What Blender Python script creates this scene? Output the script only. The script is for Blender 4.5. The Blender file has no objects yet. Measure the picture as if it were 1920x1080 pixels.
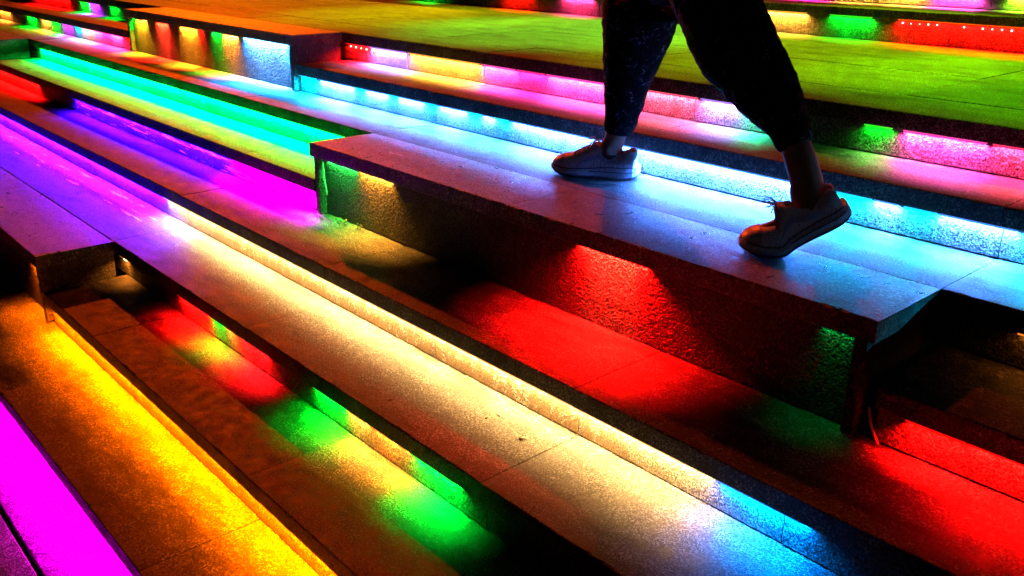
import bpy, bmesh, math, random
from mathutils import Vector, Matrix
random.seed(11)
S = bpy.context.scene
COL = S.collection

# ------------------------------------------------------------------ camera, world, ambient lamps, exposure
cam = bpy.data.cameras.new('camera')
cam.sensor_width = 36.0
cam.lens = 31.38
cam.clip_start = 0.05
cam.clip_end = 300
cam_o = bpy.data.objects.new('camera', cam)
COL.objects.link(cam_o)
cam_o.matrix_world = Matrix(((0.6694, -0.2741, 0.6906, -1.1531),
                             (0.7428, 0.2315, -0.6278, -0.2447),
                             (0.0122, 0.9332, 0.3588, 1.6696),
                             (0, 0, 0, 1)))
_m = cam_o.matrix_world.to_3x3()
_r = _m.col[0].normalized(); _u = (_m.col[1] - _r * _m.col[1].dot(_r)).normalized(); _b = _r.cross(_u)
cam_o.matrix_world = Matrix(((_r.x, _u.x, _b.x, -1.1531), (_r.y, _u.y, _b.y, -0.2447), (_r.z, _u.z, _b.z, 1.6696), (0, 0, 0, 1)))
S.camera = cam_o

w = bpy.data.worlds.new('World'); S.world = w; w.use_nodes = True
nt = w.node_tree
sky = nt.nodes.new('ShaderNodeTexSky'); sky.sky_type = 'NISHITA'; sky.sun_disc = False
sky.sun_elevation = math.radians(-3); sky.sun_rotation = math.radians(0)
nt.links.new(sky.outputs['Color'], nt.nodes['Background'].inputs['Color'])
nt.nodes['Background'].inputs['Strength'].default_value = 0.15

S.view_settings.view_transform = 'Standard'
S.view_settings.look = 'None'
S.view_settings.exposure = 0.0
S.view_settings.gamma = 1.0
S.render.engine = 'CYCLES'
S.cycles.use_denoising = True
S.cycles.max_bounces = 5
S.cycles.diffuse_bounces = 1
S.cycles.sample_clamp_indirect = 6.0

def spot(name, loc, target, color, watts, cone, blend, radius):
    l = bpy.data.lights.new(name, 'SPOT'); l.color = color; l.energy = watts
    l.spot_size = math.radians(cone); l.spot_blend = blend; l.shadow_soft_size = radius
    o = bpy.data.objects.new(name, l); COL.objects.link(o); o.location = loc
    o.rotation_euler = (Vector(target) - Vector(loc)).to_track_quat('-Z', 'Y').to_euler()
    return o
# street lamp over the far left of the terrace, an added warm fill, a flood and added spots over the upper landing
spot('street_or_fill_light', (-12.2, 4.6, 4.4), (-7.0, 1.4, 0.6), (1.0, 0.07, 0.0), 3000, 120, 0.6, 0.10)
spot('street_or_fill_light', (-7.5, 6.5, 5.6), (-3.6, 1.2, 0.5), (1.0, 0.055, 0.01), 1050, 66, 0.7, 0.10)  # added warm fill, puts red-brown light on the bench top
spot('landing_flood_light', (-8.8, 7.6, 2.7), (-7.9, 3.2, 1.2), (1.0, 0.52, 0.0), 6500, 48, 0.7, 0.10)
for lx, col, watts in ((-6.4, (0.45, 1.0, 0.0), 2600), (-5.0, (0.16, 1.0, 0.03), 6000), (-3.5, (0.42, 1.0, 0.0), 3600), (-2.2, (0.10, 1.0, 0.0), 4200), (-0.9, (0.02, 1.0, 0.0), 1500)):
    spot('landing_fill_light', (lx, 5.0, 4.6), (lx, 3.80, 1.2), col, watts, 38, 0.7, 0.06)  # added unseen spots, kept narrow so their green stays on the landing

# ------------------------------------------------------------------ dimensions
D, H, T, O = 0.3167, 0.15, 0.0555, 0.0237     # tread depth, rise, slab thickness, overhang
MOD = 1.234                                    # slab length
JA = -3.19                                     # joint family A
JB = -2.573                                    # joint family B
XL, XR = -12.6, -0.2

# ------------------------------------------------------------------ materials
MATS = {}
def node(nt, t, **k):
    n = nt.nodes.new(t)
    for a, v in k.items():
        if a.startswith('i_'):
            n.inputs[a[2:].replace('_', ' ')].default_value = v
        else:
            setattr(n, a, v)
    return n
def new_mat(name):
    m = bpy.data.materials.new(name); m.use_nodes = True
    MATS[name] = m
    return m, m.node_tree, m.node_tree.nodes['Principled BSDF']
def ramp(nt, src, stops):
    r = nt.nodes.new('ShaderNodeValToRGB')
    e = r.color_ramp.elements
    e[0].position, e[0].color = stops[0][0], (*stops[0][1], 1)
    e[1].position, e[1].color = stops[-1][0], (*stops[-1][1], 1)
    for p, c in stops[1:-1]:
        x = e.new(p); x.color = (*c, 1)
    nt.links.new(src, r.inputs['Fac'])
    return r
def g(v): return (v, v, v)
def mix(nt, kind, fac, a, b):
    n = nt.nodes.new('ShaderNodeMix'); n.data_type = 'RGBA'; n.blend_type = kind
    if hasattr(fac, 'is_linked'): nt.links.new(fac, n.inputs[0])
    else: n.inputs[0].default_value = fac
    for i, v in ((6, a), (7, b)):
        if hasattr(v, 'is_linked'): nt.links.new(v, n.inputs[i])
        else: n.inputs[i].default_value = v
    return n.outputs[2]
def math_n(nt, op, a, b=None, c=None):
    n = nt.nodes.new('ShaderNodeMath'); n.operation = op
    for i, v in enumerate((a, b, c)):
        if v is None: continue
        if hasattr(v, 'is_linked'): nt.links.new(v, n.inputs[i])
        else: n.inputs[i].default_value = v
    return n.outputs[0]

def granite(name, base, speck=0.55, bump=0.25, bump_scale=230, coarse=0.0, rough=0.62, dirt=0.6, glare=None, moss=None, spec=0.22, grain_scale=240):
    m, nt, bs = new_mat(name)
    pos = node(nt, 'ShaderNodeNewGeometry').outputs['Position']
    def noise(scale, detail=3, rgh=0.6, vec=pos):
        n = node(nt, 'ShaderNodeTexNoise'); n.inputs['Scale'].default_value = scale
        n.inputs['Detail'].default_value = detail; n.inputs['Roughness'].default_value = rgh
        nt.links.new(vec, n.inputs['Vector']); return n.outputs['Fac']
    # mineral grain: dark mica, pale feldspar
    n1 = noise(grain_scale, 2, 0.8)
    grain = ramp(nt, n1, [(0.38, g(0.12 * max(0.0, 1 - speck))), (0.47, g(0.50)), (0.54, g(1.0)), (0.64, g(1.2 + 2.0 * speck))])
    n1b = noise(120, 2, 0.6)
    grain2 = ramp(nt, n1b, [(0.36, g(0.45)), (0.62, g(1.3))])
    # broad wear and dirt, streaked along the wash direction
    mp = node(nt, 'ShaderNodeMapping'); mp.inputs['Scale'].default_value = (1.0, 3.2, 1.0)
    nt.links.new(pos, mp.inputs['Vector'])
    n2 = noise(3.3, 6, 0.68, mp.outputs['Vector'])
    dirtc = ramp(nt, n2, [(0.36, g(1.0 - dirt)), (0.52, g(0.95)), (0.68, g(1.15))])
    n3 = noise(21, 4, 0.7)
    dirt2 = ramp(nt, n3, [(0.38, g(1.0 - dirt * 0.8)), (0.58, g(1.1))])
    oi = node(nt, 'ShaderNodeObjectInfo').outputs['Random']
    pv = ramp(nt, oi, [(0.0, g(0.86)), (1.0, g(1.1))])
    c = mix(nt, 'MULTIPLY', 1.0, (*base, 1), grain.outputs['Color'])
    for x in (grain2, dirtc, dirt2, pv):
        c = mix(nt, 'MULTIPLY', 1.0, c, x.outputs['Color'])
    vg = node(nt, 'ShaderNodeTexVoronoi'); vg.inputs['Scale'].default_value = 6.5; nt.links.new(pos, vg.inputs['Vector'])
    gum = ramp(nt, vg.outputs['Distance'], [(0.055, g(0.30)), (0.085, g(1.0))])
    sg = ramp(nt, vg.outputs['Color'], [(0.62, g(0.0)), (0.66, g(1.0))])
    c = mix(nt, 'MULTIPLY', sg.outputs['Color'], c, gum.outputs['Color'])
    sep = node(nt, 'ShaderNodeSeparateXYZ'); nt.links.new(pos, sep.inputs[0])
    if moss:
        # damp blotches low on the stone (a stain with its own outline)
        x0, x1, z0, z1 = moss
        hx = math_n(nt, 'MULTIPLY', math_n(nt, 'SMOOTH_MIN', math_n(nt, 'SUBTRACT', sep.outputs[0], x0), math_n(nt, 'SUBTRACT', x1, sep.outputs[0]), 0.2), 3.0)
        hz = math_n(nt, 'DIVIDE', math_n(nt, 'SUBTRACT', z1, sep.outputs[2]), z1 - z0)
        mp2 = node(nt, 'ShaderNodeMapping'); mp2.inputs['Scale'].default_value = (34, 34, 16)
        nt.links.new(pos, mp2.inputs['Vector'])
        nn = noise(1.0, 4, 0.65, mp2.outputs['Vector'])
        q = math_n(nt, 'ADD', nn, math_n(nt, 'MULTIPLY', hz, 0.20))
        q = math_n(nt, 'MULTIPLY', math_n(nt, 'GREATER_THAN', q, 0.60), math_n(nt, 'MINIMUM', math_n(nt, 'MAXIMUM', hx, 0.0), 1.0))
        c = mix(nt, 'MIX', math_n(nt, 'MULTIPLY', q, 0.8), c, (0.05, 0.032, 0.014, 1))
    if glare:
        # clipped highlights painted into the colour as thin pale streaks along the step
        x0, x1, y0, y1, thr = glare
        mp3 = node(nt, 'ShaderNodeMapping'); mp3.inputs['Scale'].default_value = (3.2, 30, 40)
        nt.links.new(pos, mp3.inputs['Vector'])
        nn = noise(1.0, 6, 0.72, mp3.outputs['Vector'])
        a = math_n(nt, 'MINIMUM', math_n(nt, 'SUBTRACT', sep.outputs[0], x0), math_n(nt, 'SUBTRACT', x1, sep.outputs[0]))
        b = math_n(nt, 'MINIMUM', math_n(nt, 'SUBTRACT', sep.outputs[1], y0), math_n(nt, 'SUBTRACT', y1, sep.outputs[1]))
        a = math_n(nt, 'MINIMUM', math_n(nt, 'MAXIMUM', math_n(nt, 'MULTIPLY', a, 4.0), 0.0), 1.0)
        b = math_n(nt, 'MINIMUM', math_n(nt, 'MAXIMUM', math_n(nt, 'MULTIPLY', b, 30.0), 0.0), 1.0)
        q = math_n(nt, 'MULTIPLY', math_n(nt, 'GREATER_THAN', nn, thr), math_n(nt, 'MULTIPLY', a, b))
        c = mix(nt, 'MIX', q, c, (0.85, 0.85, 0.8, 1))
    nt.links.new(c, bs.inputs['Base Color'])
    rr = ramp(nt, n3, [(0.3, g(rough - 0.14)), (0.7, g(min(1.0, rough + 0.18)))])
    nt.links.new(rr.outputs['Color'], bs.inputs['Roughness'])
    nb = noise(bump_scale, 3, 0.65)
    bm = node(nt, 'ShaderNodeBump'); bm.inputs['Strength'].default_value = bump; bm.inputs['Distance'].default_value = 0.004
    nt.links.new(nb, bm.inputs['Height'])
    out = bm.outputs['Normal']
    if coarse:
        v = node(nt, 'ShaderNodeTexVoronoi'); v.feature = 'SMOOTH_F1'; v.inputs['Scale'].default_value = 130
        v.inputs['Smoothness'].default_value = 0.25
        wv = node(nt, 'ShaderNodeVectorMath'); wv.operation = 'MULTIPLY_ADD'
        nz = node(nt, 'ShaderNodeTexNoise'); nz.inputs['Scale'].default_value = 40
        nt.links.new(pos, nz.inputs['Vector'])
        nt.links.new(nz.outputs['Color'], wv.inputs[0]); wv.inputs[1].default_value = (0.035, 0.035, 0.035); nt.links.new(pos, wv.inputs[2])
        nt.links.new(wv.outputs[0], v.inputs['Vector'])
        b2 = node(nt, 'ShaderNodeBump'); b2.inputs['Strength'].default_value = coarse; b2.inputs['Distance'].default_value = 0.02
        b2.invert = True
        nt.links.new(v.outputs['Distance'], b2.inputs['Height']); nt.links.new(bm.outputs['Normal'], b2.inputs['Normal'])
        out = b2.outputs['Normal']
    bs.inputs['Specular IOR Level'].default_value = spec
    nt.links.new(out, bs.inputs['Normal'])
    return m

def plain(name, col, rough=0.5, emit=None, strength=0.0, metallic=0.0):
    m, nt, bs = new_mat(name)
    pos = node(nt, 'ShaderNodeNewGeometry').outputs['Position']
    n = node(nt, 'ShaderNodeTexNoise'); n.inputs['Scale'].default_value = 140; n.inputs['Detail'].default_value = 3
    nt.links.new(pos, n.inputs['Vector'])
    r = ramp(nt, n.outputs['Fac'], [(0.3, tuple(c * 0.75 for c in col)), (0.7, tuple(min(1, c * 1.2) for c in col))])
    nt.links.new(r.outputs['Color'], bs.inputs['Base Color'])
    bs.inputs['Roughness'].default_value = rough; bs.inputs['Metallic'].default_value = metallic
    if emit:
        bs.inputs['Emission Color'].default_value = (*emit, 1); bs.inputs['Emission Strength'].default_value = strength
    return m

GB = (0.085, 0.081, 0.076)
M_TREAD = granite('tread_granite', GB, dirt=0.78, speck=0.8, grain_scale=210)
M_TREAD_GLARE = granite('tread_granite_with_glare', GB, dirt=0.7, glare=(-7.9, -4.9, 1.10, 1.30, 0.60))
M_LAND = granite('landing_granite', GB, speck=0.5, dirt=0.55, bump=0.22, spec=0.06)
M_SEAT = granite('flamed_granite', (0.080, 0.078, 0.075), speck=1.3, bump=1.0, bump_scale=190, rough=0.36, dirt=0.6, spec=0.35, grain_scale=165)
M_RISER = granite('riser_granite', (0.10, 0.096, 0.09), speck=0.1, bump=0.45, bump_scale=170, coarse=0.25, dirt=0.45)
M_RISER_MOSS = granite('stained_riser_granite', (0.10, 0.096, 0.09), speck=0.2, bump=0.45, bump_scale=170, coarse=0.2, dirt=0.4, moss=(-4.9, -2.2, 0.45, 0.55))
M_RISER_GLARE = granite('riser_granite_with_glare', (0.10, 0.096, 0.09), speck=0.4, bump=0.4, coarse=0.15, dirt=0.4, glare=(-7.6, -4.9, 1.2, 1.7, 0.58))
M_HAMMER = granite('bush_hammered_granite', (0.062, 0.06, 0.056), speck=0.25, bump=1.0, bump_scale=110, coarse=0.55, dirt=0.4, rough=0.55)
M_EARTH = plain('earth', (0.04, 0.032, 0.025), 0.95)
M_HOUSING = plain('lamp_housing', (0.03, 0.03, 0.03), 0.5)
M_CABLE = plain('cable_sheath', (0.35, 0.35, 0.34), 0.45)

def led_mat(color, strength):
    key = 'led_%d_%d_%d_%d' % (color[0] * 99, color[1] * 99, color[2] * 99, strength * 10)
    return MATS.get(key) or plain(key, (0.6, 0.6, 0.6), 0.4, color, strength)

# ------------------------------------------------------------------ mesh helpers
def link(o, parent=None):
    COL.objects.link(o)
    if parent is not None: o.parent = parent
    return o
def mesh_obj(name, bm, mat, parent=None, smooth=False):
    me = bpy.data.meshes.new(name)
    bm.normal_update(); bm.to_mesh(me); bm.free()
    if smooth:
        for p_ in me.polygons: p_.use_smooth = True
    for m in (mat if isinstance(mat, (list, tuple)) else [mat]): me.materials.append(m)
    return link(bpy.data.objects.new(name, me), parent)
def box_bm(x0, x1, y0, y1, z0, z1, bev=0.0, seg=1, bm=None):
    bm = bm or bmesh.new()
    vs = [bm.verts.new((x, y, z)) for x in (x0, x1) for y in (y0, y1) for z in (z0, z1)]
    F = [(0, 1, 3, 2), (4, 6, 7, 5), (0, 4, 5, 1), (2, 3, 7, 6), (0, 2, 6, 4), (1, 5, 7, 3)]
    fs = [bm.faces.new([vs[i] for i in f]) for f in F]
    if bev:
        es = set()
        for f in fs:
            for e in f.edges: es.add(e)
        bmesh.ops.bevel(bm, geom=list(es), offset=bev, segments=seg, affect='EDGES', profile=0.5)
    return bm
def box(name, x0, x1, y0, y1, z0, z1, mat, parent=None, bev=0.002, seg=1):
    return mesh_obj(name, box_bm(x0, x1, y0, y1, z0, z1, bev, seg), mat, parent)
def tube_bm(bm, pts, rad, n=8):
    pts = [Vector(p_) for p_ in pts]
    rings = []
    for i, p_ in enumerate(pts):
        t = (pts[min(i + 1, len(pts) - 1)] - pts[max(i - 1, 0)]).normalized()
        a = Vector((0, 0, 1)) if abs(t.z) < 0.9 else Vector((1, 0, 0))
        u = t.cross(a).normalized(); v = t.cross(u)
        r = rad[i] if isinstance(rad, (list, tuple)) else rad
        rings.append([bm.verts.new(p_ + r * (math.cos(2 * math.pi * k / n) * u + math.sin(2 * math.pi * k / n) * v)) for k in range(n)])
    for a, b in zip(rings, rings[1:]):
        for k in range(n):
            bm.faces.new((a[k], a[(k + 1) % n], b[(k + 1) % n], b[k]))
    bm.faces.new(rings[0][::-1]); bm.faces.new(rings[-1])
    return bm
def slab_obj(name, x0, x1, y0, y1, z0, z1, mat, wear=1.0, ends=True):
    """a stone slab with worn, slightly chipped arrises"""
    n = max(6, int((x1 - x0) / 0.022)); e = 0.0028
    bm = bmesh.new(); rings = []
    w1 = [random.gauss(0, 1) for _ in range(n + 1)]; w2 = [random.gauss(0, 1) for _ in range(n + 1)]
    chip = [0.0] * (n + 1)
    for _ in range(int((x1 - x0) * 5)):
        k = random.randrange(n + 1); chip[k] = random.uniform(.002, .006)
    for i in range(n + 1):
        x = x0 + (x1 - x0) * i / n
        a = 0.0004 * wear * w1[i]; b = 0.0005 * wear * w2[i]; c = chip[i] * wear
        prof = [(y0 + a, z0 + e), (y0 + a, z1 - e - c * .6 + b), (y0 + e * .35 + a + c * .35, z1 - e * .35 - c * .3 + b * .5), (y0 + e + c, z1), (y1 - e, z1), (y1, z1 - e), (y1, z0 + e), (y1 - e, z0), (y0 + e, z0)]
        k = 0.0015 if i == 0 else (-0.0015 if i == n else 0.0)
        rings.append([bm.verts.new((x, p_[0], p_[1] - (abs(k) if p_[1] > z1 - e else 0))) for p_ in prof])
    m_ = len(rings[0])
    for a, b in zip(rings, rings[1:]):
        for k in range(m_): bm.faces.new((a[k], b[k], b[(k + 1) % m_], a[(k + 1) % m_]))
    bm.faces.new(rings[0]); bm.faces.new(rings[-1][::-1])
    bmesh.ops.recalc_face_normals(bm, faces=bm.faces)
    return mesh_obj(name, bm, mat)
def empty(name, loc, label, cat=None, kind=None, group=None):
    o = bpy.data.objects.new(name, None); o.empty_display_size = 0.1
    o.location = loc; COL.objects.link(o)
    o['label'] = label
    if cat: o['category'] = cat
    if kind: o['kind'] = kind
    if group: o['group'] = group
    bpy.context.view_layer.update()
    return o
def adopt(o, parent):
    """parent o to an Empty while its mesh stays in world coordinates"""
    o.parent = parent; o.matrix_parent_inverse = Matrix.Translation(-Vector(parent.location))
    return o
def tag(o, label, cat, group=None):
    o['label'] = label; o['category'] = cat
    if group: o['group'] = group
    return o

# ------------------------------------------------------------------ LED strips
def led(parent, x0, x1, y, zb, color, ppm, beads=False, tilt=0.0, spread=150, thin=0.010):
    """a strip fixed under the slab (underside at zb), LED line facing down onto riser foot and tread"""
    L = max(0.02, x1 - x0)
    xm = (x0 + x1) / 2
    adopt(box('light_strip', x0, x1, y - thin * .6, y + thin * .6, zb - 0.0055, zb - 0.0005, led_mat(color, 1.0), bev=0), parent)
    l = bpy.data.lights.new('strip_light', 'AREA'); l.shape = 'RECTANGLE'; l.size = L; l.size_y = thin
    l.color = color; l.energy = ppm * L; l.spread = math.radians(spread)
    o = bpy.data.objects.new('strip_light', l); COL.objects.link(o)
    o.location = (xm, y, zb - 0.007); o.rotation_euler = (tilt, 0, 0)
    adopt(o, parent)
    if beads:
        n = max(2, int(L / 0.045))
        for k in range(n):
            if random.random() < 0.25: continue
            x = x0 + (k + 0.5) * L / n
            bm = bmesh.new()
            bmesh.ops.create_icosphere(bm, subdivisions=1, radius=0.0045 * random.uniform(0.6, 1.1))
            bmesh.ops.translate(bm, verts=bm.verts, vec=(x, y + 0.008, zb - 0.018 - random.uniform(0, 0.004)))
            adopt(mesh_obj('led_bead', bm, led_mat((1, 0.75, 0.6), 6.0)), parent)

P0 = 34.0
RED = (1, 0.0015, 0.001); GREEN = (0.0, 1, 0.015); BLUE = (0.0, 0.22, 1); VIOLET = (0.035, 0.0006, 1); MAGENTA = (1, 0.0, 0.9)
CREAM = (1, 0.52, 0.15); AMBER = (1, 0.115, 0.0); ORANGE = (1, 0.26, 0.02); CYAN = (0.0, 0.6, 1); AQUA = (0.0, 1, 0.065)
ICE = (0.06, 0.22, 1); PINK = (1, 0.015, 0.22); ROSE = (1, 0.055, 0.42); GOLD = (1, 0.42, 0.04); LILAC = (0.42, 0.22, 1)

# ------------------------------------------------------------------ the terrace of steps
def joints(j0, x0, x1, mod=MOD):
    k = math.floor((x0 - j0) / mod) + 1
    xs = [x0]
    while j0 + k * mod < x1 - 0.05:
        if j0 + k * mod > x0 + 0.05: xs.append(j0 + k * mod)
        k += 1
    return xs + [x1]
def slabs(parent, x0, x1, y0, y1, ztop, j0, mat, th=T, mod=MOD, name='paving_slab', gap=0.0016):
    xs = joints(j0, x0, x1, mod)
    for a, b in zip(xs, xs[1:]):
        dz = random.uniform(-0.0012, 0.0012); dy = random.uniform(-0.0012, 0.0012)
        adopt(slab_obj(name, a + gap, b - gap, y0 + dy, y1 - max(0.001, gap * 1.6), ztop - th, ztop + dz, mat), parent)
def risers(parent, x0, x1, y, z0, z1, j0, mat, th=0.03, mod=MOD / 2, name='riser_panel'):
    xs = joints(j0, x0, x1, mod)
    for a, b in zip(xs, xs[1:]):
        dy = random.uniform(-0.0015, 0.0015)
        adopt(box(name, a + 0.0012, b - 0.0012, y + dy, y + th, z0 + 0.004, z1 - 0.001, mat, bev=0.0015), parent)

ORD = ['lowest', 'first', 'second', 'third', 'fourth', 'fifth', 'sixth', 'seventh', 'eighth', 'ninth', 'tenth']
LAB = {
 1: 'stone step with orange and yellow glow, second row up from the magenta paving',
 2: 'dark red stone step with red and green light pools in front of the cream step',
 3: 'stone step washed in cream light that meets the low purple bench',
 4: 'long stone step lit violet at one end and red below the middle bench',
 5: 'stone step washed in cyan and green light behind the violet step',
 6: 'orange to ice blue stone step the walker crosses behind the middle bench',
 7: 'pink and orange stone step below the wide green landing',
}
# where a bench stands, the step stops against its end panels
CLEAR = {2: [(XL, -8.73), (-5.011, XR)], 5: [(-9.478, -4.401), (-1.932, XR)], 7: [(XL, -8.104), (-5.634, XR)]}
# solid core under everything
ground = box('ground', -60, 60, -60, 60, -0.6, -0.08, M_EARTH, bev=0); ground['kind'] = 'structure'; ground['label'] = 'dark earth under the stone terrace'
steps = {}
# lowest paving, with an open drain joint along it
pv = empty('pavement', (-4, 0, 0), 'lowest stone paving in magenta light with a thin drain gap', kind='structure')
slabs(pv, XL, XR, 0.51 * D + 0.006, 1 * D + 0.04, 0, JA, M_TREAD)
slabs(pv, XL, XR, -0.45, 0.51 * D - 0.006, 0, JB, M_TREAD)
slabs(pv, XL, XR, -1.4, -0.453, 0, JA, M_TREAD)
for i in range(1, 8):
    st = empty('stone_step', (-4, i * D, i * H), LAB[i], kind='structure', group='stone steps of the terrace')
    steps[i] = st
    fam = JA if i in (1, 2, 6, 7) else JB
    m = M_TREAD_GLARE if i == 3 else M_TREAD
    back = (i + 1) * D + O + 0.028
    rm = {4: M_RISER_MOSS, 5: M_RISER_GLARE}.get(i, M_RISER)
    for xa, xb in CLEAR.get(i, [(XL, XR)]):
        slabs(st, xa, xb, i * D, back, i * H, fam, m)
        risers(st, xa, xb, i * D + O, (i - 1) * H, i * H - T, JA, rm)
# wide landing: three rows of slabs
st = empty('stone_landing', (-4, 8 * D, 8 * H), 'wide yellow and green stone landing behind the walker', kind='structure')
steps[8] = st
YB = 4.655
slabs(st, XL, XR, 8 * D, 9.1 * D, 8 * H, -4.424, M_LAND, gap=0.003)
slabs(st, XL, XR, 9.1 * D, 11.2 * D, 8 * H, -5.14, M_LAND, mod=1.2835, gap=0.003)
slabs(st, XL, XR, 11.2 * D, YB + 0.03, 8 * H, -5.14, M_LAND, mod=2.567, gap=0.003)
risers(st, XL, XR, 8 * D + O, 7 * H, 8 * H - T, -5.066, M_RISER)
st = empty('stone_step', (-4, YB, 1.37), 'narrow stone step behind the wide landing, pale strip above red and green lights', kind='structure', group='stone steps of the terrace')
steps[9] = st
slabs(st, XL, XR, YB - O, 5.18, 1.37, JA, M_TREAD, th=0.045)
risers(st, XL, XR, YB, 1.2, 1.325, JB, M_RISER)
st = empty('stone_step', (-4, 5.12, 1.5), 'highest stone step, its lit front just inside the frame', kind='structure', group='stone steps of the terrace')
steps[10] = st
slabs(st, XL, XR, 5.12 - O, 6.4, 1.50, JB, M_TREAD)
risers(st, XL, XR, 5.12, 1.37, 1.50 - T, JA, M_RISER)

# strips: (x0, x1, colour, watts per metre)
def strips(key, parent, y, ztop, segs, th=T, dy=0.012, spread=150):
    for s in segs:
        led(parent, s[0], s[1], y + dy, ztop - th, s[2], s[3] * P0, beads=(len(s) > 4), spread=spread)
strips(1, steps[1], D, H, [(-7.5, -1.6, MAGENTA, 2.2)])
strips(2, steps[2], 2 * D, 2 * H, [(-4.99, -2.0, AMBER, 2.1)])
strips(3, steps[3], 3 * D, 3 * H, [(-5.005, -4.955, ORANGE, 0.5, 1), (-4.40, -4.15, RED, 2.0), (-4.12, -4.03, GREEN, 0.5), (-4.00, -3.94, ORANGE, 0.6), (-3.91, -3.70, (1, 0.003, 0.004), 1.9),
    (-3.38, -3.21, GREEN, 0.9), (-3.19, -3.09, GOLD, 0.7), (-3.06, -2.95, ORANGE, 1.2), (-2.93, -2.89, GOLD, 0.5), (-2.87, -2.68, (0.0, 1, 0.03), 1.0), (-2.15, -2.05, RED, 0.2)], spread=136)
strips(4, steps[4], 4 * D, 4 * H, [(-5.26, -2.15, CREAM, 0.82), (-2.12, -1.90, BLUE, 1.2)], spread=152)
strips(4, steps[4], 4 * D, 4 * H, [(-10.5, -5.28, VIOLET, 9.0)], spread=173)
strips(5, steps[5], 5 * D, 5 * H, [(-10.5, -8.3, RED, 1.6), (-7.50, -5.20, VIOLET, 2.4), (-5.18, -4.45, MAGENTA, 2.4), (-1.72, -1.0, RED, 2.0)])
strips(5, steps[5], 5 * D, 5 * H, [(-1.86, -1.73, RED, 1.6)], spread=105)
strips(6, steps[6], 6 * D, 6 * H, [(-9.28, -4.45, AQUA, 4.6), (-1.77, -1.3, ORANGE, 0.03)], spread=164)
strips(7, steps[7], 7 * D, 7 * H, [(-11.7, -11.3, ORANGE, 0.8), (-10.72, -10.45, GREEN, 0.8), (-10.28, -10.03, GOLD, 0.9), (-10.01, -9.79, GREEN, 0.8), (-9.70, -9.44, (0.7, 0.02, 1), 0.8),
    (-9.36, -9.21, CYAN, 0.9), (-9.19, -8.93, (1, 0.35, 0.3), 1.0), (-8.91, -8.73, ROSE, 1.1), (-8.71, -8.55, PINK, 0.9), (-8.53, -8.30, ROSE, 1.1), (-8.28, -8.15, RED, 0.8),
    (-5.62, -5.47, CYAN, 2.2), (-5.42, -5.10, ICE, 3.4), (-5.08, -5.0, CYAN, 0.9), (-4.98, -4.80, ICE, 3.4), (-4.79, -4.72, CYAN, 0.9), (-4.70, -4.51, ICE, 3.4), (-4.49, -4.41, CYAN, 0.9),
    (-4.39, -4.20, ICE, 3.4), (-4.18, -4.10, CYAN, 0.9), (-4.08, -4.01, ICE, 3.4), (-3.99, -3.91, CYAN, 0.9), (-3.89, -2.46, ICE, 3.8), (-2.44, -2.32, CYAN, 1.5), (-2.31, -2.24, ICE, 3.4),
    (-2.22, -2.13, CYAN, 1.5), (-2.12, -1.92, ICE, 3.2), (-1.90, -1.2, CYAN, 1.5)], spread=167)
strips(8, steps[8], 8 * D, 8 * H, [(-11.6, -10.45, RED, 1.0), (-10.14, -9.92, GREEN, 0.8), (-9.90, -9.65, (0.5, 0.02, 1), 0.9), (-9.38, -9.20, GREEN, 0.7),
    (-5.63, -5.42, RED, 1.2, 1), (-5.40, -5.07, LILAC, 1.5), (-5.04, -4.47, GOLD, 1.2), (-4.45, -4.22, ROSE, 1.5), (-4.20, -4.03, PINK, 1.0), (-4.01, -3.52, ROSE, 1.5),
    (-3.48, -3.20, (1, 0.08, 0.16), 1.0), (-3.18, -3.02, LILAC, 1.5), (-3.0, -2.91, (0.02, 1, 0.4), 0.9), (-2.53, -2.44, GREEN, 0.35), (-2.40, -2.15, ROSE, 1.5), (-2.13, -1.2, (1, 0.03, 0.12), 1.2)])
strips(9, steps[9], YB - O, 1.37, [(-7.75, -7.56, GREEN, 0.8), (-6.67, -6.36, RED, 1.2), (-6.02, -5.72, (1, 0.03, 0.15), 1.3), (-4.33, -4.02, GOLD, 1.3), (-3.87, -3.62, GREEN, 0.8), (-3.47, -1.9, RED, 1.5, 1)], th=0.045)
strips(10, steps[10], 5.12 - O, 1.50, [(-4.6, -4.15, PINK, 0.9), (-4.1, -3.85, GOLD, 0.7), (-3.8, -3.55, GOLD, 1.2), (-3.52, -3.25, ROSE, 1.5), (-3.10, -2.6, (0.35, 1, 0.02), 1.0)])

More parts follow.
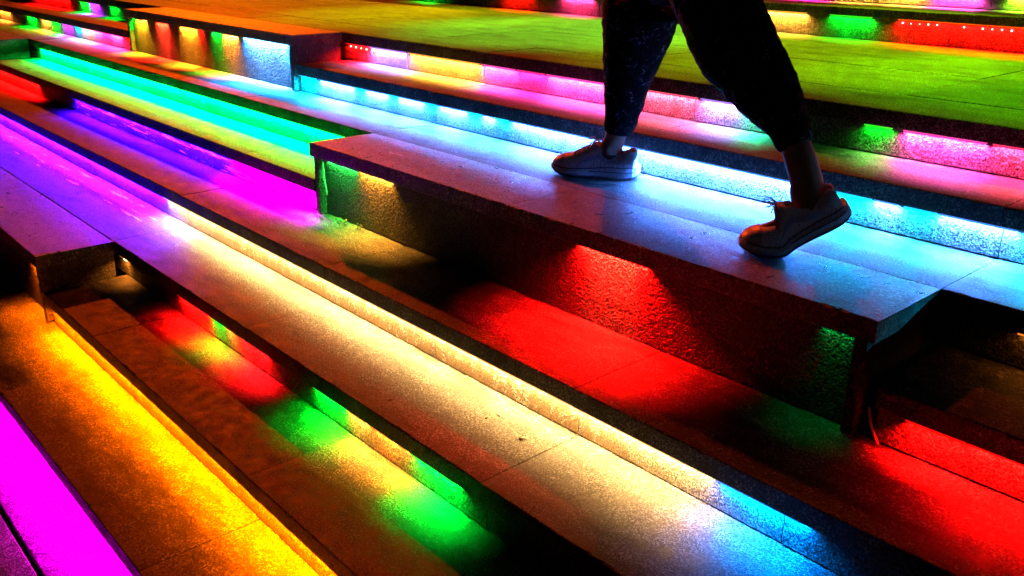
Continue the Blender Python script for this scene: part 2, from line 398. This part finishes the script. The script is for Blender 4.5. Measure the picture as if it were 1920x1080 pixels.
# ------------------------------------------------------------------ benches: slab seats set on end panels, two rises high
def bench(name, label, x0, x1, i_front, ztop, joint, segs, left_panel=True, right_panel=True, walls=3, beads=False):
    y0 = i_front * D
    b = empty(name, (x1, y0, ztop - 2 * H), label, 'bench', group='stone benches on the steps')
    xs = [x0] + [j for j in joint] + [x1]
    for a, c in zip(xs, xs[1:]):
        adopt(slab_obj('seat_slab', a + 0.0015, c - 0.0015, y0, y0 + D - 0.002, ztop - T, ztop + random.uniform(0, 0.001), M_SEAT, wear=1.3), b)
    zf = ztop - 2 * H + 0.0015
    if left_panel:
        adopt(box('end_panel', x0 + 0.022, x0 + 0.052, y0 + 0.006, y0 + D - 0.004, zf, ztop - T - 0.001, M_RISER, bev=0.002), b)
    if right_panel:
        adopt(box('end_panel', x1 - 0.052, x1 - 0.020, y0 + 0.006, y0 + D - 0.004, zf, ztop - T - 0.001, M_RISER, bev=0.002), b)
    wx0, wx1 = x0 + 0.054, x1 - 0.054
    for k in range(walls):
        a = wx0 + (wx1 - wx0) * k / walls; c = wx0 + (wx1 - wx0) * (k + 1) / walls
        adopt(box('front_panel', a + 0.001, c - 0.001, y0 + 0.036, y0 + 0.07, zf, ztop - T - 0.001, M_HAMMER, bev=0.002), b)
    for s in segs:
        led(b, s[0], s[1], y0 + 0.0325, ztop - T, s[2], s[3] * P0, spread=s[4] if len(s) > 4 else (124 if s[3] > 3 else 92), thin=0.003)
    return b
bench('stone_bench', 'stone bench in the middle that the walker steps on, dusky purple top', -4.421, -1.954, 5, 6 * H, [-3.19],
      [(-4.34, -4.12, (0.03, 1, 0.10), 0.40, 112), (-4.10, -3.88, (1, 0.36, 0.03), 0.85, 106), (-2.90, -2.64, (1, 0.002, 0.001), 9.0), (-2.85, -2.69, (1, 0.7, 0.25), 0.10, 55), (-2.10, -2.02, (0.0, 1, 0.12), 0.022, 76)], walls=2)  # pale strip inside the red one is added for a hot core
bench('stone_bench', 'orange topped stone bench at the edge of the wide landing, rainbow lit front', -8.124, -5.656, 7, 8 * H, [-6.89],
      [(-8.06, -8.02, GREEN, 1.0), (-8.00, -7.80, (1, 0.4, 0.01), 2.6), (-7.62, -7.42, (1, 0.012, 0.004), 5.0, 100), (-7.60, -7.44, (1, 0.6, 0.2), 0.15, 60), (-7.22, -6.96, (1, 0.30, 0.01), 2.6), (-6.95, -6.87, RED, 3.0), (-6.73, -6.60, GREEN, 1.6),
       (-6.58, -6.38, (1, 0.28, 0.03), 2.6), (-6.30, -5.74, (0.03, 0.30, 1), 5.0, 120), (-6.25, -5.80, (0.8, 0.85, 1), 0.35, 60)])  # pale strips inside the red and blue ones are added for white cores
bench('stone_bench', 'low stone bench with purple top, its front glowing amber beside the dark recess', -8.75, -5.033, 2, 3 * H, [-7.51, -6.27],
      [(-5.27, -5.09, AMBER, 1.1), (-6.6, -6.3, RED, 0.3)], left_panel=True, walls=4)
bench('stone_bench', 'stone bench whose green lit end closes the cyan step', -12.0, -9.50, 5, 6 * H, [-10.73], [(-11.8, -10.2, GREEN, 0.6)])

# ------------------------------------------------------------------ person
def remesh(name, bm, voxel, mat, parent=None, smooth=8, folds=0.0, size=0.05):
    me = bpy.data.meshes.new(name + '_raw'); bm.to_mesh(me); bm.free()
    o = bpy.data.objects.new(name + '_raw', me); COL.objects.link(o)
    r = o.modifiers.new('r', 'REMESH'); r.mode = 'VOXEL'; r.voxel_size = voxel; r.use_smooth_shade = True
    s = o.modifiers.new('s', 'SMOOTH'); s.iterations = smooth; s.factor = 0.5
    if folds:
        tx = bpy.data.textures.new('folds', 'CLOUDS'); tx.noise_scale = size; tx.noise_depth = 3
        d = o.modifiers.new('d', 'DISPLACE'); d.texture = tx; d.strength = folds; d.mid_level = 0.5; d.texture_coords = 'LOCAL'
    dg = bpy.context.evaluated_depsgraph_get()
    out = bpy.data.meshes.new_from_object(o.evaluated_get(dg))
    bpy.data.objects.remove(o); out.name = name
    out.materials.clear(); out.materials.append(mat)
    return link(bpy.data.objects.new(name, out), parent)
def blob(bm, c, r, rot=None):
    res = bmesh.ops.create_uvsphere(bm, u_segments=20, v_segments=12, radius=1.0)
    M = Matrix.Translation(c) @ (rot.to_4x4() if rot else Matrix()) @ Matrix.Diagonal((*r, 1))
    bmesh.ops.transform(bm, matrix=M, verts=res['verts'])
def limb(bm, st, n=20):
    """rings along stations (x,y,z,r) or (x,y,z,rx,ry)"""
    pts = []
    for a, b in zip(st, st[1:]):
        for k in range(3):
            f = k / 3
            pts.append([a[j] * (1 - f) + b[j] * f for j in range(4)])
    pts.append(list(st[-1]))
    tube_bm(bm, [q[:3] for q in pts], [q[3] for q in pts], n)

m, nt, bs = new_mat('skin')
bs.inputs['Base Color'].default_value = (0.24, 0.135, 0.09, 1); bs.inputs['Roughness'].default_value = 0.45
bs.inputs['Subsurface Weight'].default_value = 0.08
M_SKIN = m
m, nt, bs = new_mat('marbled_leggings')
pos = node(nt, 'ShaderNodeNewGeometry').outputs['Position']
n1 = node(nt, 'ShaderNodeTexNoise'); n1.inputs['Scale'].default_value = 34; n1.inputs['Detail'].default_value = 5; n1.inputs['Roughness'].default_value = 0.7
n1.inputs['Distortion'].default_value = 1.2
nt.links.new(pos, n1.inputs['Vector'])
c1 = ramp(nt, n1.outputs['Fac'], [(0.52, (0.003, 0.003, 0.004)), (0.60, (0.012, 0.013, 0.02)), (0.68, (0.16, 0.18, 0.26))])
nt.links.new(c1.outputs['Color'], bs.inputs['Base Color']); bs.inputs['Roughness'].default_value = 0.85; bs.inputs['Specular IOR Level'].default_value = 0.04
n2 = node(nt, 'ShaderNodeTexNoise'); n2.inputs['Scale'].default_value = 45; nt.links.new(pos, n2.inputs['Vector'])
bp = node(nt, 'ShaderNodeBump'); bp.inputs['Strength'].default_value = 0.5; bp.inputs['Distance'].default_value = 0.01
nt.links.new(n2.outputs['Fac'], bp.inputs['Height']); nt.links.new(bp.outputs['Normal'], bs.inputs['Normal'])
M_LEG = m
M_SHIRT = plain('dark_shirt_cloth', (0.02, 0.02, 0.024), 0.85)
M_HAIR = plain('dark_hair', (0.015, 0.01, 0.008), 0.5)
M_SOCK = plain('black_sock_knit', (0.012, 0.012, 0.014), 0.9)
M_EYE = plain('eye_white', (0.7, 0.68, 0.66), 0.2)
M_LACE = plain('shoe_lace', (0.30, 0.31, 0.36), 0.7)
M_SOLE = plain('midsole_foam', (0.55, 0.60, 0.72), 0.5)
M_OUT = plain('outsole_rubber', (0.06, 0.07, 0.10), 0.6)
M_STRIPE = plain('shoe_side_stripe', (0.42, 0.52, 0.78), 0.3)
M_OVER = plain('shoe_overlay', (0.50, 0.51, 0.56), 0.4)
# knitted shoe upper with rows of vent holes
m, nt, bs = new_mat('shoe_mesh_upper')
pos = node(nt, 'ShaderNodeTexCoord').outputs['Object']
v = node(nt, 'ShaderNodeTexVoronoi'); v.inputs['Scale'].default_value = 150; v.inputs['Randomness'].default_value = 0.25
nt.links.new(pos, v.inputs['Vector'])
c1 = ramp(nt, v.outputs['Distance'], [(0.20, (0.06, 0.06, 0.08)), (0.36, (0.75, 0.82, 0.97))])
nz = node(nt, 'ShaderNodeTexNoise'); nz.inputs['Scale'].default_value = 26; nt.links.new(pos, nz.inputs['Vector'])
msk = ramp(nt, nz.outputs['Fac'], [(0.42, g(0.0)), (0.50, g(1.0))])
cc = mix(nt, 'MIX', msk.outputs['Color'], (0.75, 0.82, 0.97, 1), c1.outputs['Color'])
nt.links.new(cc, bs.inputs['Base Color']); bs.inputs['Roughness'].default_value = 0.7
bp = node(nt, 'ShaderNodeBump'); bp.inputs['Strength'].default_value = 0.3; bp.inputs['Distance'].default_value = 0.003
nt.links.new(v.outputs['Distance'], bp.inputs['Height']); nt.links.new(bp.outputs['Normal'], bs.inputs['Normal'])
M_UPPER = m

person = empty('person', (-2.9, 2.02, 0.9), 'person walking along the bench in dark marbled leggings and white running shoes', 'person')
LL = [(-3.240, 2.124, 0.950, .042), (-3.242, 2.118, 0.978, .0425), (-3.229, 2.115, 1.028, .0395), (-3.212, 2.115, 1.063, .043), (-3.198, 2.115, 1.107, .0535), (-3.189, 2.115, 1.154, .0605), (-3.178, 2.115, 1.246, .077),
      (-3.162, 2.115, 1.335, .097), (-3.144, 2.115, 1.423, .115), (-3.131, 2.112, 1.499, .122), (-3.05, 2.100, 1.66, .130), (-2.97, 2.09, 1.80, .130)]
RL = [(-2.310, 1.896, 1.00, .043), (-2.330, 1.882, 1.061, .0465), (-2.340, 1.880, 1.102, .0425), (-2.363, 1.880, 1.148, .0425), (-2.382, 1.880, 1.188, .0435), (-2.416, 1.880, 1.239, .054), (-2.476, 1.880, 1.302, .081),
      (-2.542, 1.880, 1.364, .094), (-2.590, 1.880, 1.409, .106), (-2.627, 1.880, 1.455, .107), (-2.652, 1.880, 1.495, .106), (-2.690, 1.885, 1.545, .106), (-2.78, 1.91, 1.67, .122), (-2.87, 1.93, 1.80, .125)]
bm = bmesh.new()
limb(bm, [(*q[:3], q[3] * (1 if q[2] < 1.05 else .93)) for q in LL]); limb(bm, [(*q[:3], q[3] * (1 if q[2] < 1.17 else .90)) for q in RL])
# feet inside the shoes
limb(bm, [(-3.19, 2.145, 0.952, .024), (-3.25, 2.11, 0.945, .028), (-3.33, 2.064, 0.932, .022), (-3.37, 2.04, 0.926, .012)])
limb(bm, [(-2.29, 1.903, 1.015, .024), (-2.35, 1.852, 0.985, .028), (-2.42, 1.79, 0.945, .020), (-2.45, 1.764, 0.932, .012)])
blob(bm, (-2.91, 2.01, 1.83), (.15, .20, .14))
blob(bm, (-2.312, 1.862, 1.050), (.016, .016, .020)); blob(bm, (-3.222, 2.083, 1.005), (.014, .014, .018))
limb(bm, [(-2.91, 2.01, 1.85, .145), (-2.91, 2.01, 1.98, .125), (-2.92, 2.01, 2.12, .138), (-2.93, 2.01, 2.24, .13), (-2.94, 2.01, 2.32, .075), (-2.95, 2.01, 2.38, .052), (-2.97, 2.01, 2.45, .052)])
for s, sw in ((-1, -0.16), (1, 0.14)):
    y = 2.01 + s * 0.185
    limb(bm, [(-2.93, 2.01 + s * 0.09, 2.285, .055), (-2.93, y, 2.27, .056), (-2.92 - sw * .5, y + s * .03, 2.11, .045), (-2.90 - sw, y + s * .05, 1.985, .038), (-2.93 - sw * 1.5, y + s * .04, 1.86, .033), (-2.96 - sw * 1.9, y + s * .03, 1.745, .025)])
    hx, hy, hz = -2.97 - sw * 2.0, y + s * .03, 1.70
    blob(bm, (hx, hy, hz), (.038, .017, .048))
    for k, L in enumerate((.066, .076, .070, .055)):
        fx = hx - .027 + k * .018
        limb(bm, [(fx, hy, hz - .03, .0095), (fx - .003, hy - s * .006, hz - .045 - L * .45, .0088), (fx - .006, hy - s * .022, hz - .045 - L, .0075)], 10)
    limb(bm, [(hx - .028, hy, hz + .005, .012), (hx - .055, hy - s * .008, hz - .03, .0105), (hx - .058, hy - s * .016, hz - .062, .009)], 10)
# head looking along the walk
hc = Vector((-3.0, 2.01, 2.53))
blob(bm, hc, (.093, .074, .112)); blob(bm, hc + Vector((-.03, 0, -.065)), (.062, .052, .058))
limb(bm, [(-3.085, 2.01, 2.545, .010), (-3.108, 2.01, 2.515, .016), (-3.09, 2.01, 2.502, .012)], 10)
limb(bm, [(-3.082, 1.985, 2.468, .009), (-3.094, 2.01, 2.470, .012), (-3.082, 2.035, 2.468, .009)], 10)
for s in (-1, 1): blob(bm, hc + Vector((.01, s * .075, -.01)), (.022, .010, .032))
body = adopt(remesh('body', bm, 0.008, M_SKIN), person)
body.name = 'body'
def clothed(st, k0, k1, grow, add=0.0):
    return [(q[0], q[1], q[2], q[3] * grow + add) for q in st[k0:k1]]
bm = bmesh.new()
limb(bm, [(-3.211, 2.115, 1.064, .046)] + clothed(LL, 4, 99, 1.035, .002)); limb(bm, [(-2.381, 1.880, 1.184, .0465)] + clothed(RL, 5, 99, 1.035, .002))
blob(bm, (-2.91, 2.01, 1.83), (.165, .215, .150))
limb(bm, [(-2.91, 2.01, 1.80, .150), (-2.91, 2.01, 1.93, .142)])
# soft folds round cuffs and knees
rn = random.Random(4)
for st_, k0, k1 in ((LL, 4, 7), (RL, 4, 7)):
    for k in range(9):
        f = rn.uniform(k0, k1 - 1); a = int(f); f -= a
        q = [st_[a][j] * (1 - f) + st_[a + 1][j] * f for j in range(4)]
        th = rn.uniform(0, 6.28)
        d0 = Vector((math.cos(th), math.sin(th), 0))
        d1 = Vector((math.cos(th + 1.2), math.sin(th + 1.2), 0.35))
        c = Vector(q[:3])
        tube_bm(bm, [c + d0 * q[3] * 1.03, c + (d0 + d1).normalized() * q[3] * 1.05 + Vector((0, 0, .006)), c + d1 * q[3] * 1.03], [.003, .006, .003], 8)
lg = adopt(remesh('leggings', bm, 0.006, M_LEG, smooth=3, folds=0.012, size=0.03), person)
bm = bmesh.new()
limb(bm, [(-2.91, 2.01, 1.86, .178), (-2.91, 2.01, 1.98, .142), (-2.92, 2.01, 2.12, .153), (-2.93, 2.01, 2.24, .143), (-2.94, 2.01, 2.325, .085)])
for s, sw in ((-1, -0.16), (1, 0.14)):
    y = 2.01 + s * 0.185
    limb(bm, [(-2.93, 2.01 + s * 0.09, 2.285, .068), (-2.93, y, 2.27, .070), (-2.92 - sw * .5, y + s * .03, 2.11, .062)])
adopt(remesh('shirt', bm, 0.010, M_SHIRT), person)
bm = bmesh.new()
blob(bm, hc + Vector((.022, 0, .025)), (.095, .083, .108))
limb(bm, [(-2.90, 2.01, 2.56, .035), (-2.86, 2.01, 2.50, .03), (-2.85, 2.01, 2.40, .022), (-2.855, 2.01, 2.32, .010)])
adopt(remesh('hair', bm, 0.008, M_HAIR), person)
for s in (-1, 1):
    bm = bmesh.new(); blob(bm, hc + Vector((-.083, s * .031, .012)), (.011, .013, .010))
    adopt(mesh_obj('eye', bm, M_EYE, smooth=True), person)

# running shoe: heel at x = 0, toe towards +x, sole on z = 0
def shoe(heel, heading, bend, pitch_ball=0.205):
    L = 0.305
    hx, hy = heading
    n = math.hypot(hx, hy); hx /= n; hy /= n
    def warp(p_):
        x, y, z = p_
        if bend and x < pitch_ball + 0.02:
            t = min(1.0, max(0.0, (pitch_ball + 0.02 - x) / 0.075))
            a = bend * t * t * (3 - 2 * t)
            dx, dz = x - pitch_ball, z
            x = pitch_ball + dx * math.cos(a) + dz * math.sin(a) * 1.0
            z = -dx * math.sin(a) + dz * math.cos(a)
        return Vector((heel[0] + x * hx - y * hy, heel[1] + x * hy + y * hx, heel[2] + z))
    def lerp(tab, x):
        for (a, va), (b, vb) in zip(tab, tab[1:]):
            if x <= b:
                f = (x - a) / (b - a); f = f * f * (3 - 2 * f) if False else f
                return va + (vb - va) * f
        return tab[-1][1]
    half = [(-.012, .014), (-.007, .026), (.004, .036), (.03, .041), (.07, .040), (.12, .038), (.16, .042), (.20, .049), (.235, .051), (.262, .047), (.284, .038), (.298, .026), (.306, .013)]
    bot = [(-.012, .014), (0, .007), (.02, .002), (.05, 0), (.2, 0), (.25, .002), (.28, .007), (.306, .016)]
    midt = [(-.012, .046), (0, .043), (.03, .041), (.08, .040), (.14, .034), (.2, .029), (.25, .028), (.28, .031), (.306, .036)]
    toph = [(.0, .103), (.012, .107), (.03, .101), (.055, .088), (.08, .084), (.10, .090), (.115, .106), (.128, .122), (.142, .124), (.16, .113), (.18, .099), (.21, .084), (.24, .074), (.262, .069), (.28, .063), (.294, .055), (.303, .043)]
    # --- sole, two layers
    def layer(z0f, z1f, grow, mat, name, xs, rim=0.0):
        bm = bmesh.new(); rings = []
        for x in xs:
            hw = lerp(half, x) * 1.17 + grow; z0, z1 = z0f(x), z1f(x)
            zm = (z0 + z1) / 2
            prof = [(-hw * .93, z0), (-hw - rim, zm), (-hw * .97, z1), (0, z1), (hw * .97, z1), (hw + rim, zm), (hw * .93, z0), (0, z0)]
            rings.append([bm.verts.new(warp((x, a, b))) for a, b in prof])
        for a, b in zip(rings, rings[1:]):
            for k in range(8): bm.faces.new((a[k], b[k], b[(k + 1) % 8], a[(k + 1) % 8]))
        bm.faces.new(rings[0]); bm.faces.new(rings[-1][::-1])
        bmesh.ops.recalc_face_normals(bm, faces=bm.faces)
        return mesh_obj(name, bm, mat, smooth=False)
    xs = [-.012 + .317 * (k / 34) for k in range(35)]
    xs = [-.012, -.009, -.004] + [x for x in xs if x > .0] + [.3045]
    xs = sorted(set(round(x, 5) for x in xs + [.3055]))
    sole = layer(lambda x: lerp(bot, x) + .006, lambda x: lerp(midt, x), .002, M_SOLE, 'sole', xs, .003)
    outs = layer(lambda x: lerp(bot, x), lambda x: lerp(bot, x) + .0065, .0005, M_OUT, 'outsole', xs, .001)
    # flex grooves round the midsole
    # --- upper
    N = 17
    def section(x):
        hw = lerp(half, max(x, .001)) * 1.12 if x > 0 else .014
        zb = lerp(midt, x) - .004; zt = lerp(toph, x)
        arch = []
        for k in range(N):
            a = math.pi * k / (N - 1)
            cx = math.cos(a); sx = math.sin(a)
            e = .62 if x < .2 else .72
            yy = -hw * math.copysign(abs(cx) ** e, cx)
            zz = zb + (zt - zb) * (sx ** .85)
            arch.append((yy, zz))
        op = min(1.0, max(0.0, (.134 - x) / .016)) * min(1.0, max(0.0, (x - .004) / .010))
        coll = []
        hwt = hw * .74
        ys = [(-hw, zb), (-hw * 1.02, zb + (zt - zb) * .3), (-hw * .95, zb + (zt - zb) * .62), (-hwt * 1.02, zt - .006), (-hwt * .93, zt), (-hwt * .82, zt - .004), (-hwt * .74, zt - .025), (-hwt * .6, zb + .02)]
        coll = ys + [(0, zb + .015)] + [(-a, b) for a, b in ys[::-1]]
        return [(a[0] * (1 - op) + c[0] * op, a[1] * (1 - op) + c[1] * op) for a, c in zip(arch, coll)]
    ux = [.0005, .004, .009, .015, .022, .03, .04, .05, .06, .07, .08, .09, .10, .108, .114, .120, .126, .132, .14, .15, .16, .17, .18, .19, .20, .21, .22, .23, .24, .25, .26, .27, .28, .288, .294, .299, .302]
    bm = bmesh.new(); rings = []
    for x in ux:
        rings.append([bm.verts.new(warp((x, a, b))) for a, b in section(x)])
    for a, b in zip(rings, rings[1:]):
        for k in range(N - 1): bm.faces.new((a[k], b[k], b[k + 1], a[k + 1]))
    bm.faces.new(rings[0]); bm.faces.new(rings[-1][::-1])
    bmesh.ops.recalc_face_normals(bm, faces=bm.faces)
    upper = mesh_obj('shoe', bm, M_UPPER, smooth=True)
    sub = upper.modifiers.new('s', 'SUBSURF'); sub.levels = 1; sub.render_levels = 1
    adopt(upper, person)
    for o in (sole, outs): o.parent = upper
    def surf(x, u, off=.0015):
        s_ = section(x); f = u * (N - 1); k = min(int(f), N - 2); f -= k
        y = s_[k][0] * (1 - f) + s_[k + 1][0] * f; z = s_[k][1] * (1 - f) + s_[k + 1][1] * f
        r = math.hypot(y, .5 * (z - .04)) + 1e-6
        return warp((x, y + off * y / r, z + off * .8 * max(0.2, (z - .04) / .05)))
    # laces across the tongue
    for k, x in enumerate((.150, .166, .182, .198, .213)):
        bm = bmesh.new()
        tube_bm(bm, [surf(x - .003 + .006 * j / 6, .33 + .34 * j / 6, .003) for j in range(7)], .0023, 6)
        tube_bm(bm, [surf(x + .006 - .012 * j / 6, .67 - .34 * j / 6, .004) for j in range(7)], .0021, 6)
        lo = mesh_obj('lace', bm, M_LACE, smooth=True); lo.parent = upper
    k0 = surf(.146, .5, .003)
    up = Vector((0, 0, 1)); sd = Vector((-hy, hx, 0)); fw = Vector((hx, hy, 0))
    bm = bmesh.new()
    for s in (-1, 1):
        tube_bm(bm, [k0, k0 + sd * s * .010 + fw * .010 + up * .009, k0 + sd * s * .022 + fw * .024 + up * .007, k0 + sd * s * .027 + fw * .028 - up * .006, k0 + sd * s * .016 + fw * .014 - up * .006, k0], .0016, 6)
        tube_bm(bm, [k0, k0 + sd * s * .014 + fw * .006 - up * .001, k0 + sd * s * .028 + fw * .014 - up * .022], .0015, 6)
    lo = mesh_obj('lace', bm, M_LACE, smooth=True); lo.parent = upper
    # tapered side stripe, both flanks
    for side in (0, 1):
        bm = bmesh.new(); A = []; B = []
        for j in range(15):
            f = j / 14
            x = .055 + .150 * f
            wdt = .052 * (1 - f) ** .6 * min(1, f * 5 + .25) + .006
            mid = .16 + .06 * (f - .35) ** 2 * 4 - .05 * (1 - f) * .2
            if x < .126: u0, u1 = .07 + .02 * f, .07 + wdt * 1.2
            else: u0, u1 = .10, .10 + wdt * 1.4
            if side: u0, u1 = 1 - u0, 1 - u1
            A.append(bm.verts.new(surf(x, u0, .0022))); B.append(bm.verts.new(surf(x, u1, .0022)))
        for j in range(14): bm.faces.new((A[j], A[j + 1], B[j + 1], B[j]))
        bmesh.ops.recalc_face_normals(bm, faces=bm.faces)
        so = mesh_obj('side_stripe', bm, M_STRIPE, smooth=True); so.parent = upper
    # heel counter and toe guard overlays
    for nm, xr, ur in (('heel_counter', (.004, .060), (.06, .20)), ('heel_counter', (.004, .060), (.80, .94)), ('toe_guard', (.255, .301), (.04, .96)), ('lace_stay', (.138, .215), (.22, .36)), ('lace_stay', (.138, .215), (.64, .78))):
        bm = bmesh.new(); nx, nu = 8, 14
        gr = [[bm.verts.new(surf(xr[0] + (xr[1] - xr[0]) * i / nx, ur[0] + (ur[1] - ur[0]) * j / nu, .0020 if 0 < i < nx and 0 < j < nu else .0002)) for j in range(nu + 1)] for i in range(nx + 1)]
        for i in range(nx):
            for j in range(nu): bm.faces.new((gr[i][j], gr[i + 1][j], gr[i + 1][j + 1], gr[i][j + 1]))
        bmesh.ops.recalc_face_normals(bm, faces=bm.faces)
        oo = mesh_obj(nm, bm, M_OVER, smooth=True); oo.parent = upper
    # dark seam between upper and midsole, and a groove along the foam
    for side in (-1, 1):
        bm = bmesh.new()
        xs2 = [.002 + .296 * j / 30 for j in range(31)]
        tube_bm(bm, [warp((x, side * lerp(half, x) * 1.155, lerp(midt, x) + .001)) for x in xs2], .0018, 6)
        tube_bm(bm, [warp((x, side * (lerp(half, x) * 1.17 + .0048), (lerp(midt, x) + lerp(bot, x)) * .5 + .006)) for x in xs2[:17]], .0014, 6)
        sm = mesh_obj('seam', bm, M_OUT, smooth=True); sm.parent = upper
    for ch in upper.children: ch.matrix_parent_inverse = upper.matrix_world.inverted()
    return upper
bpy.context.view_layer.update()
s1 = shoe((-3.157, 2.165, 0.9015), (-.864, -.504), 0.0)
s2 = shoe((-2.217, 1.966, 0.9015), (-.756, -.655), 0.56)
bpy.context.view_layer.update()
# low socks
for name, st_ in (('sock', [(-3.240, 2.124, 0.950, .040), (-3.242, 2.119, 0.980, .0455), (-3.238, 2.117, 0.996, .045)]), ('sock', [(-2.295, 1.905, .975, .038), (-2.314, 1.893, 1.022, .047), (-2.322, 1.888, 1.036, .047)])):
    bm = bmesh.new(); limb(bm, st_)
    adopt(mesh_obj(name, bm, M_SOCK, smooth=True), person)

# ------------------------------------------------------------------ small things
M_LEAF = plain('weed_leaf', (0.07, 0.11, 0.03), 0.6)
M_TWIG = plain('dry_twig', (0.06, 0.035, 0.02), 0.8)
def weed(x, y, z, n, r, label):
    bm = bmesh.new()
    rnd = random.Random(int(x * 1000))
    for k in range(n):
        a = rnd.uniform(0, 6.28); rr = rnd.uniform(.1, 1) * r; hh = rnd.uniform(.004, .022)
        c = Vector((x + rr * math.cos(a), y - abs(rr * math.sin(a)) * .5, z + hh))
        s = rnd.uniform(.003, .006); t = rnd.uniform(0, 6.28)
        u = Vector((math.cos(t), math.sin(t), rnd.uniform(-.3, .5))) * s; v_ = Vector((-math.sin(t), math.cos(t), rnd.uniform(-.3, .5))) * s * .6
        vs = [bm.verts.new(c + q) for q in (-u, v_, u, -v_)]
        bm.faces.new(vs)
    fol = mesh_obj('leaves', bm, M_LEAF)
    e = empty('weed', (x, y, z), label, 'weed', group='weeds along the foot of the bench')
    adopt(fol, e)
    bm = bmesh.new()
    for k in range(max(3, n // 7)):
        a = rnd.uniform(0, 6.28); rr = rnd.uniform(.2, .8) * r
        tube_bm(bm, [(x + rr * .3 * math.cos(a), y - .002, z), (x + rr * math.cos(a), y - abs(rr * math.sin(a)) * .5, z + rnd.uniform(.008, .02))], .0009, 5)
    adopt(mesh_obj('stem', bm, M_LEAF), e)
weed(-4.345, 1.575, 0.6, 26, .035, 'tiny green weed growing against the post of the middle bench')
weed(-4.215, 1.600, 0.6, 44, .06, 'small spreading weed at the foot of the gold lit bench panel')
weed(-4.10, 1.605, 0.6, 20, .04, 'sparse weed sprig farthest along the bench foot from the post')
def cable(pts, label, r=.0035):
    bm = bmesh.new(); tube_bm(bm, pts, r, 8)
    tag(mesh_obj('cable', bm, M_CABLE, smooth=True), label, 'cable')
cable([(-4.352, 1.600, .842), (-4.350, 1.602, .80), (-4.347, 1.603, .76), (-4.338, 1.604, .715), (-4.334, 1.604, .69)], 'pale cable hanging inside the green lit end of the middle bench')
cable([(-1.945, 1.588, .69), (-1.938, 1.594, .65), (-1.925, 1.598, .62), (-1.912, 1.594, .604)], 'short loose cable at the foot of the right post of the middle bench')
for x, y, z, a, L, lab in ((-2.662, 1.159, .4515, .4, .022, 'small dark twig on the cream step near a slab joint'), (-2.796, 1.20, .4515, -.3, .014, 'tiny curled twig on the cream step above the other bits'),
                       (-2.80, 1.16, .4515, 1.2, .010, 'speck of bark on the cream step by the riser'), (-3.06, 1.02, .4515, .9, .012, 'small dark chip of bark near the front edge of the cream step'),
                       (-3.30, 2.13, .9015, .7, .010, 'tiny dark twig on the bench beside the front shoe')):
    bm = bmesh.new()
    tube_bm(bm, [(x, y, z + .001), (x + L * .5 * math.cos(a), y + L * .5 * math.sin(a), z + .003), (x + L * math.cos(a + .2), y + L * math.sin(a + .2), z + .001)], [.0016, .002, .0009], 6)
    tag(mesh_obj('twig', bm, M_TWIG, smooth=True), lab, 'twig', 'bits of twig on the treads')
